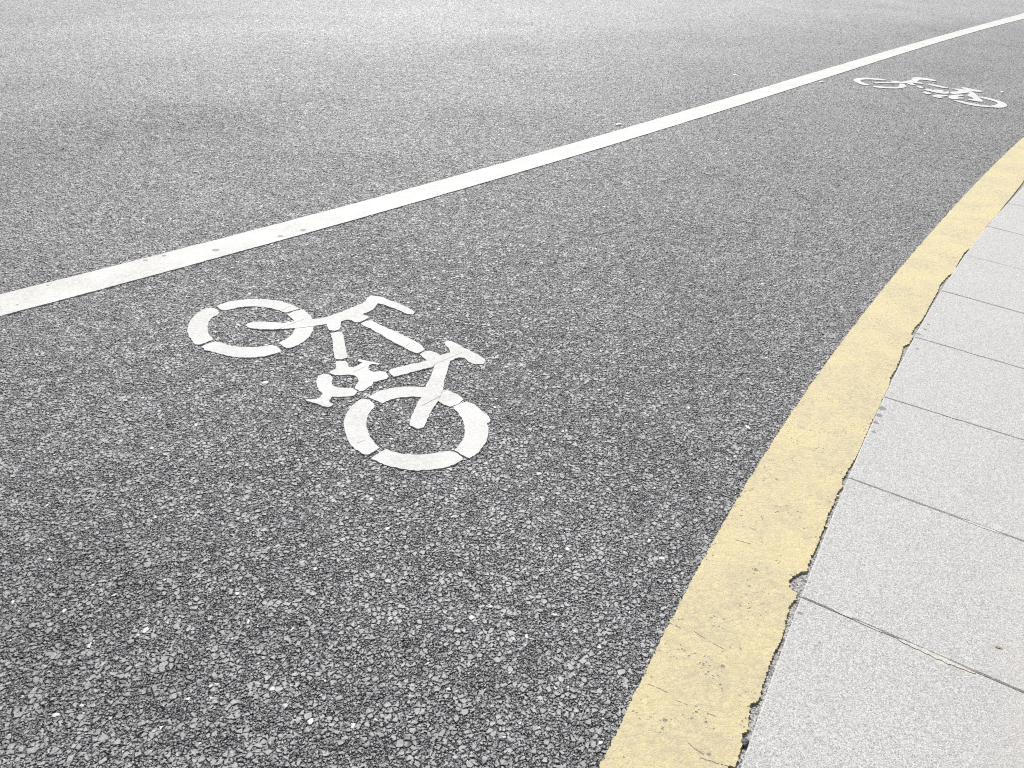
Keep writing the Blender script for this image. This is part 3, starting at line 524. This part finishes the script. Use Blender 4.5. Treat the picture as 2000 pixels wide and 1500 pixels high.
def outline(sa, sb, d0, d1):
    g = 0.0008
    def line(sv, side):
        nn, dd = kn(sv)
        p = kerb_pt(sv)
        k = round(sv, 4)
        dirn = Vector((nd[k][0], nd[k][1], 0)) if k in nd else nn
        dirn = (dirn * 0.6 + nn * 0.4).normalized()
        return p + dd * g * side, dirn, dd
    pa, da, ta = line(sa, 1); pb, db, tb = line(sb, -1)
    lo = []; N = 10
    for i in range(N + 1):                                  # edge facing the road follows the kerb
        v = sa + (sb - sa) * i / N; q = kerb_pt(v); nn, dd = kn(v)
        if i == 0: q = pa
        if i == N: q = pb
        lo.append(q + (da * (1 - i / N) + db * (i / N)) * d0)
    hi = [pb + db * d1 , pa + da * d1]
    side_b = [lo[-1].lerp(hi[0], k / 14) + tb * 0.0009 * noise.noise(Vector((sb * 7, k * .9, 0))) for k in range(1, 14)]
    side_a = [hi[1].lerp(lo[0], k / 14) + ta * 0.0009 * noise.noise(Vector((sa * 7, (14 - k) * .9, 8))) for k in range(1, 14)]
    return (lo + side_b + hi + side_a)[::-1]
for k in range(len(alls) - 1):
    dz = 0.0008 * random.uniform(-1, 1)
    o1 = outline(alls[k], alls[k + 1], 0.0, 0.748)
    slab_bm(bm, o1, -0.03, 0.020 + dz, 0.003)
    for r in range(1, 5):
        o2 = outline(alls[k], alls[k + 1], 0.752 + 0.6 * (r - 1), 0.748 + 0.6 * r)
        slab_bm(bm, o2, -0.03, 0.020 + 0.0008 * random.uniform(-1, 1), 0.003)
bmesh.ops.recalc_face_normals(bm, faces=bm.faces)
me = bpy.data.meshes.new('pavement'); bm.to_mesh(me); bm.free()
tag(link('pavement', me, M_gran), kind='structure')
# mortar bed seen down in the joints
bed = [kerb_pt(v) + kn(v)[0] * 0.006 for v in SS]; bed2 = [kerb_pt(v) + kn(v)[0] * 3.1 for v in SS]
bm = bmesh.new(); A = [bm.verts.new((p.x, p.y, 0.013)) for p in bed]; Bq = [bm.verts.new((p.x, p.y, 0.013)) for p in bed2]
for i in range(len(A) - 1): bm.faces.new((A[i], Bq[i], Bq[i + 1], A[i + 1]))
me = bpy.data.meshes.new('pavement_bed'); bm.to_mesh(me); bm.free(); tag(link('pavement_bed', me, M_bed), kind='structure')

# mortar smeared over some of the joints
def smear(a, b, w, sd):
    a, b = Vector((*a, 0)), Vector((*b, 0)); d = (b - a); L = d.length; d.normalize(); q = Vector((-d.y, d.x, 0)); N = 26; up_, dn_ = [], []
    for i in range(N + 1):
        t = i / N; e = math.sin(math.pi * t) ** 0.5
        up_.append(a + d * L * t + q * w * e * (0.55 + 0.9 * abs(noise.noise(Vector((t * 7, sd, 0))))))
        dn_.append(a + d * L * t - q * w * e * (0.55 + 0.9 * abs(noise.noise(Vector((t * 7, sd, 9))))))
    return up_[:-1] + dn_[::-1][:-1]
M_mort = make_plain("mortar", (0.36, 0.345, 0.32), (0.44, 0.42, 0.39), 160, 0.9, 0.0015)
j1 = (np.array(JOINTS[0][0]), np.array(JOINTS[0][1])); u1 = (j1[1] - j1[0]) / np.linalg.norm(j1[1] - j1[0])
def on(j, t0, t1, off=0.0):
    a0, b0 = np.array(JOINTS[j][0]), np.array(JOINTS[j][1]); u = (b0 - a0) / np.linalg.norm(b0 - a0); v = np.array([-u[1], u[0]]) * off
    return tuple(a0 + u * t0 + v), tuple(a0 + u * t1 + v)
sm_ = [smear(*on(0, .25, .43), .0085, 1), smear(*on(0, .145, .215), .0030, 2), smear(*on(0, .09, .14, .003), .004, 6), smear(*on(1, .33, .44), .006, 3), smear(*on(2, .19, .25), .005, 4), smear(*on(3, .20, .26), .004, 5)]
tag(link('pavement_mortar', slab_mesh('pavement_mortar', sm_, 0.012, 0.0212), M_mort), kind='structure')

# ------------------------------------------------------------------ small loose things
def pebble(name, x, y, z, r, flat, mat, seed, label, cat, group=None, stretch=(1, 1)):
    bm = bmesh.new(); bmesh.ops.create_icosphere(bm, subdivisions=3, radius=1)
    for v in bm.verts:
        k = 1 + 0.38 * noise.noise(v.co * 1.3 + Vector((seed, 0, 0))) + 0.12 * noise.noise(v.co * 4 + Vector((seed, 5, 0)))
        v.co = Vector((v.co.x * k * stretch[0], v.co.y * k * stretch[1], v.co.z * k * flat)) * r
    me = bpy.data.meshes.new(name); bm.to_mesh(me); bm.free()
    o = link(name, me, mat); o.location = (x, y, z + r * flat * 0.6); o.rotation_euler[2] = seed
    tag(o, label, cat, group); return o
chips = [(-0.8913, 2.4362, .010, 'pale stone chip lying left of the large bicycle symbol pedals'),
         (0.8316, 2.32, .008, 'pale stone chip on the asphalt close to the yellow band'),
         (0.7124, 6.3157, .022, 'white chip lying just beyond the white line at its middle'),
         (2.0431, 8.4434, .022, 'white chip on the far carriageway, well beyond the white line'),
         (4.6347, 8.3272, .020, 'white chip on the asphalt right of the distant bicycle symbol'),
         (2.8684, 8.3467, .018, 'white chip between the white line and the distant bicycle symbol')]
for i, (x, y, r, lab) in enumerate(chips):
    pebble('stone_chip', x, y, 0, r, 0.3, M_peb, 1.7 * i + 0.4, lab, 'stone', 'pale stone chips lying loose on the road', (1.3, 0.75))
pebble('dark_pebble', 0.5555, 1.0905, 0.002, 0.010, 0.8, M_dpeb, 4.2, 'dark round pebble lodged in the gap beside the yellow band near the bottom edge', 'pebble')

where = ['beside the second granite joint from the bottom', 'just below the second granite joint', 'a little further below the second joint', 'above the second joint, nearest it', 'next to the grey tar smears', 'halfway between notch and second joint']
crumbs = [(1.060, 2.008, .0065), (1.031, 1.962, .0055), (1.008, 1.930, .006), (1.187, 2.197, .005), (1.272, 2.352, .005), (0.955, 1.815, .005)]
M_crumb = make_plain("yellow_crumb", (0.50, 0.42, 0.25), (0.58, 0.50, 0.32), 200, 0.8, 0.001)
for i, (x, y, r) in enumerate(crumbs):
    pebble('paint_crumb', x, y, 0.004, r, 0.7, M_crumb, 2.3 * i + 1, 'tiny yellow crumb in the gap ' + where[i], 'crumb', 'yellow crumbs in the gap beside the granite')
# curled scrap of a dry leaf
bm = bmesh.new(); LV = [(-1, 0), (-.55, .28), (0, .36), (.5, .24), (1.05, .02), (.5, -.22), (0, -.30), (-.5, -.24)]
c0 = bm.verts.new((0, 0, 0.0022)); rg = [bm.verts.new((x * .010, y * .008, 0.0008 + abs(y) * .006)) for x, y in LV]
for i in range(len(rg)): bm.faces.new((c0, rg[i], rg[(i + 1) % len(rg)]))
me = bpy.data.meshes.new('leaf_scrap'); bm.to_mesh(me); bm.free(); lf = link('leaf_scrap', me, M_leaf); lf.location = (1.2508, 1.3839, 0.0205); lf.rotation_euler[2] = -0.3
sm = lf.modifiers.new('thick', 'SOLIDIFY'); sm.thickness = 0.0004
tag(lf, 'small brown scrap of dry leaf on the granite paving near the right edge', 'leaf')

print("verts", sum(len(o.data.vertices) for o in scene.objects if o.type == 'MESH'))
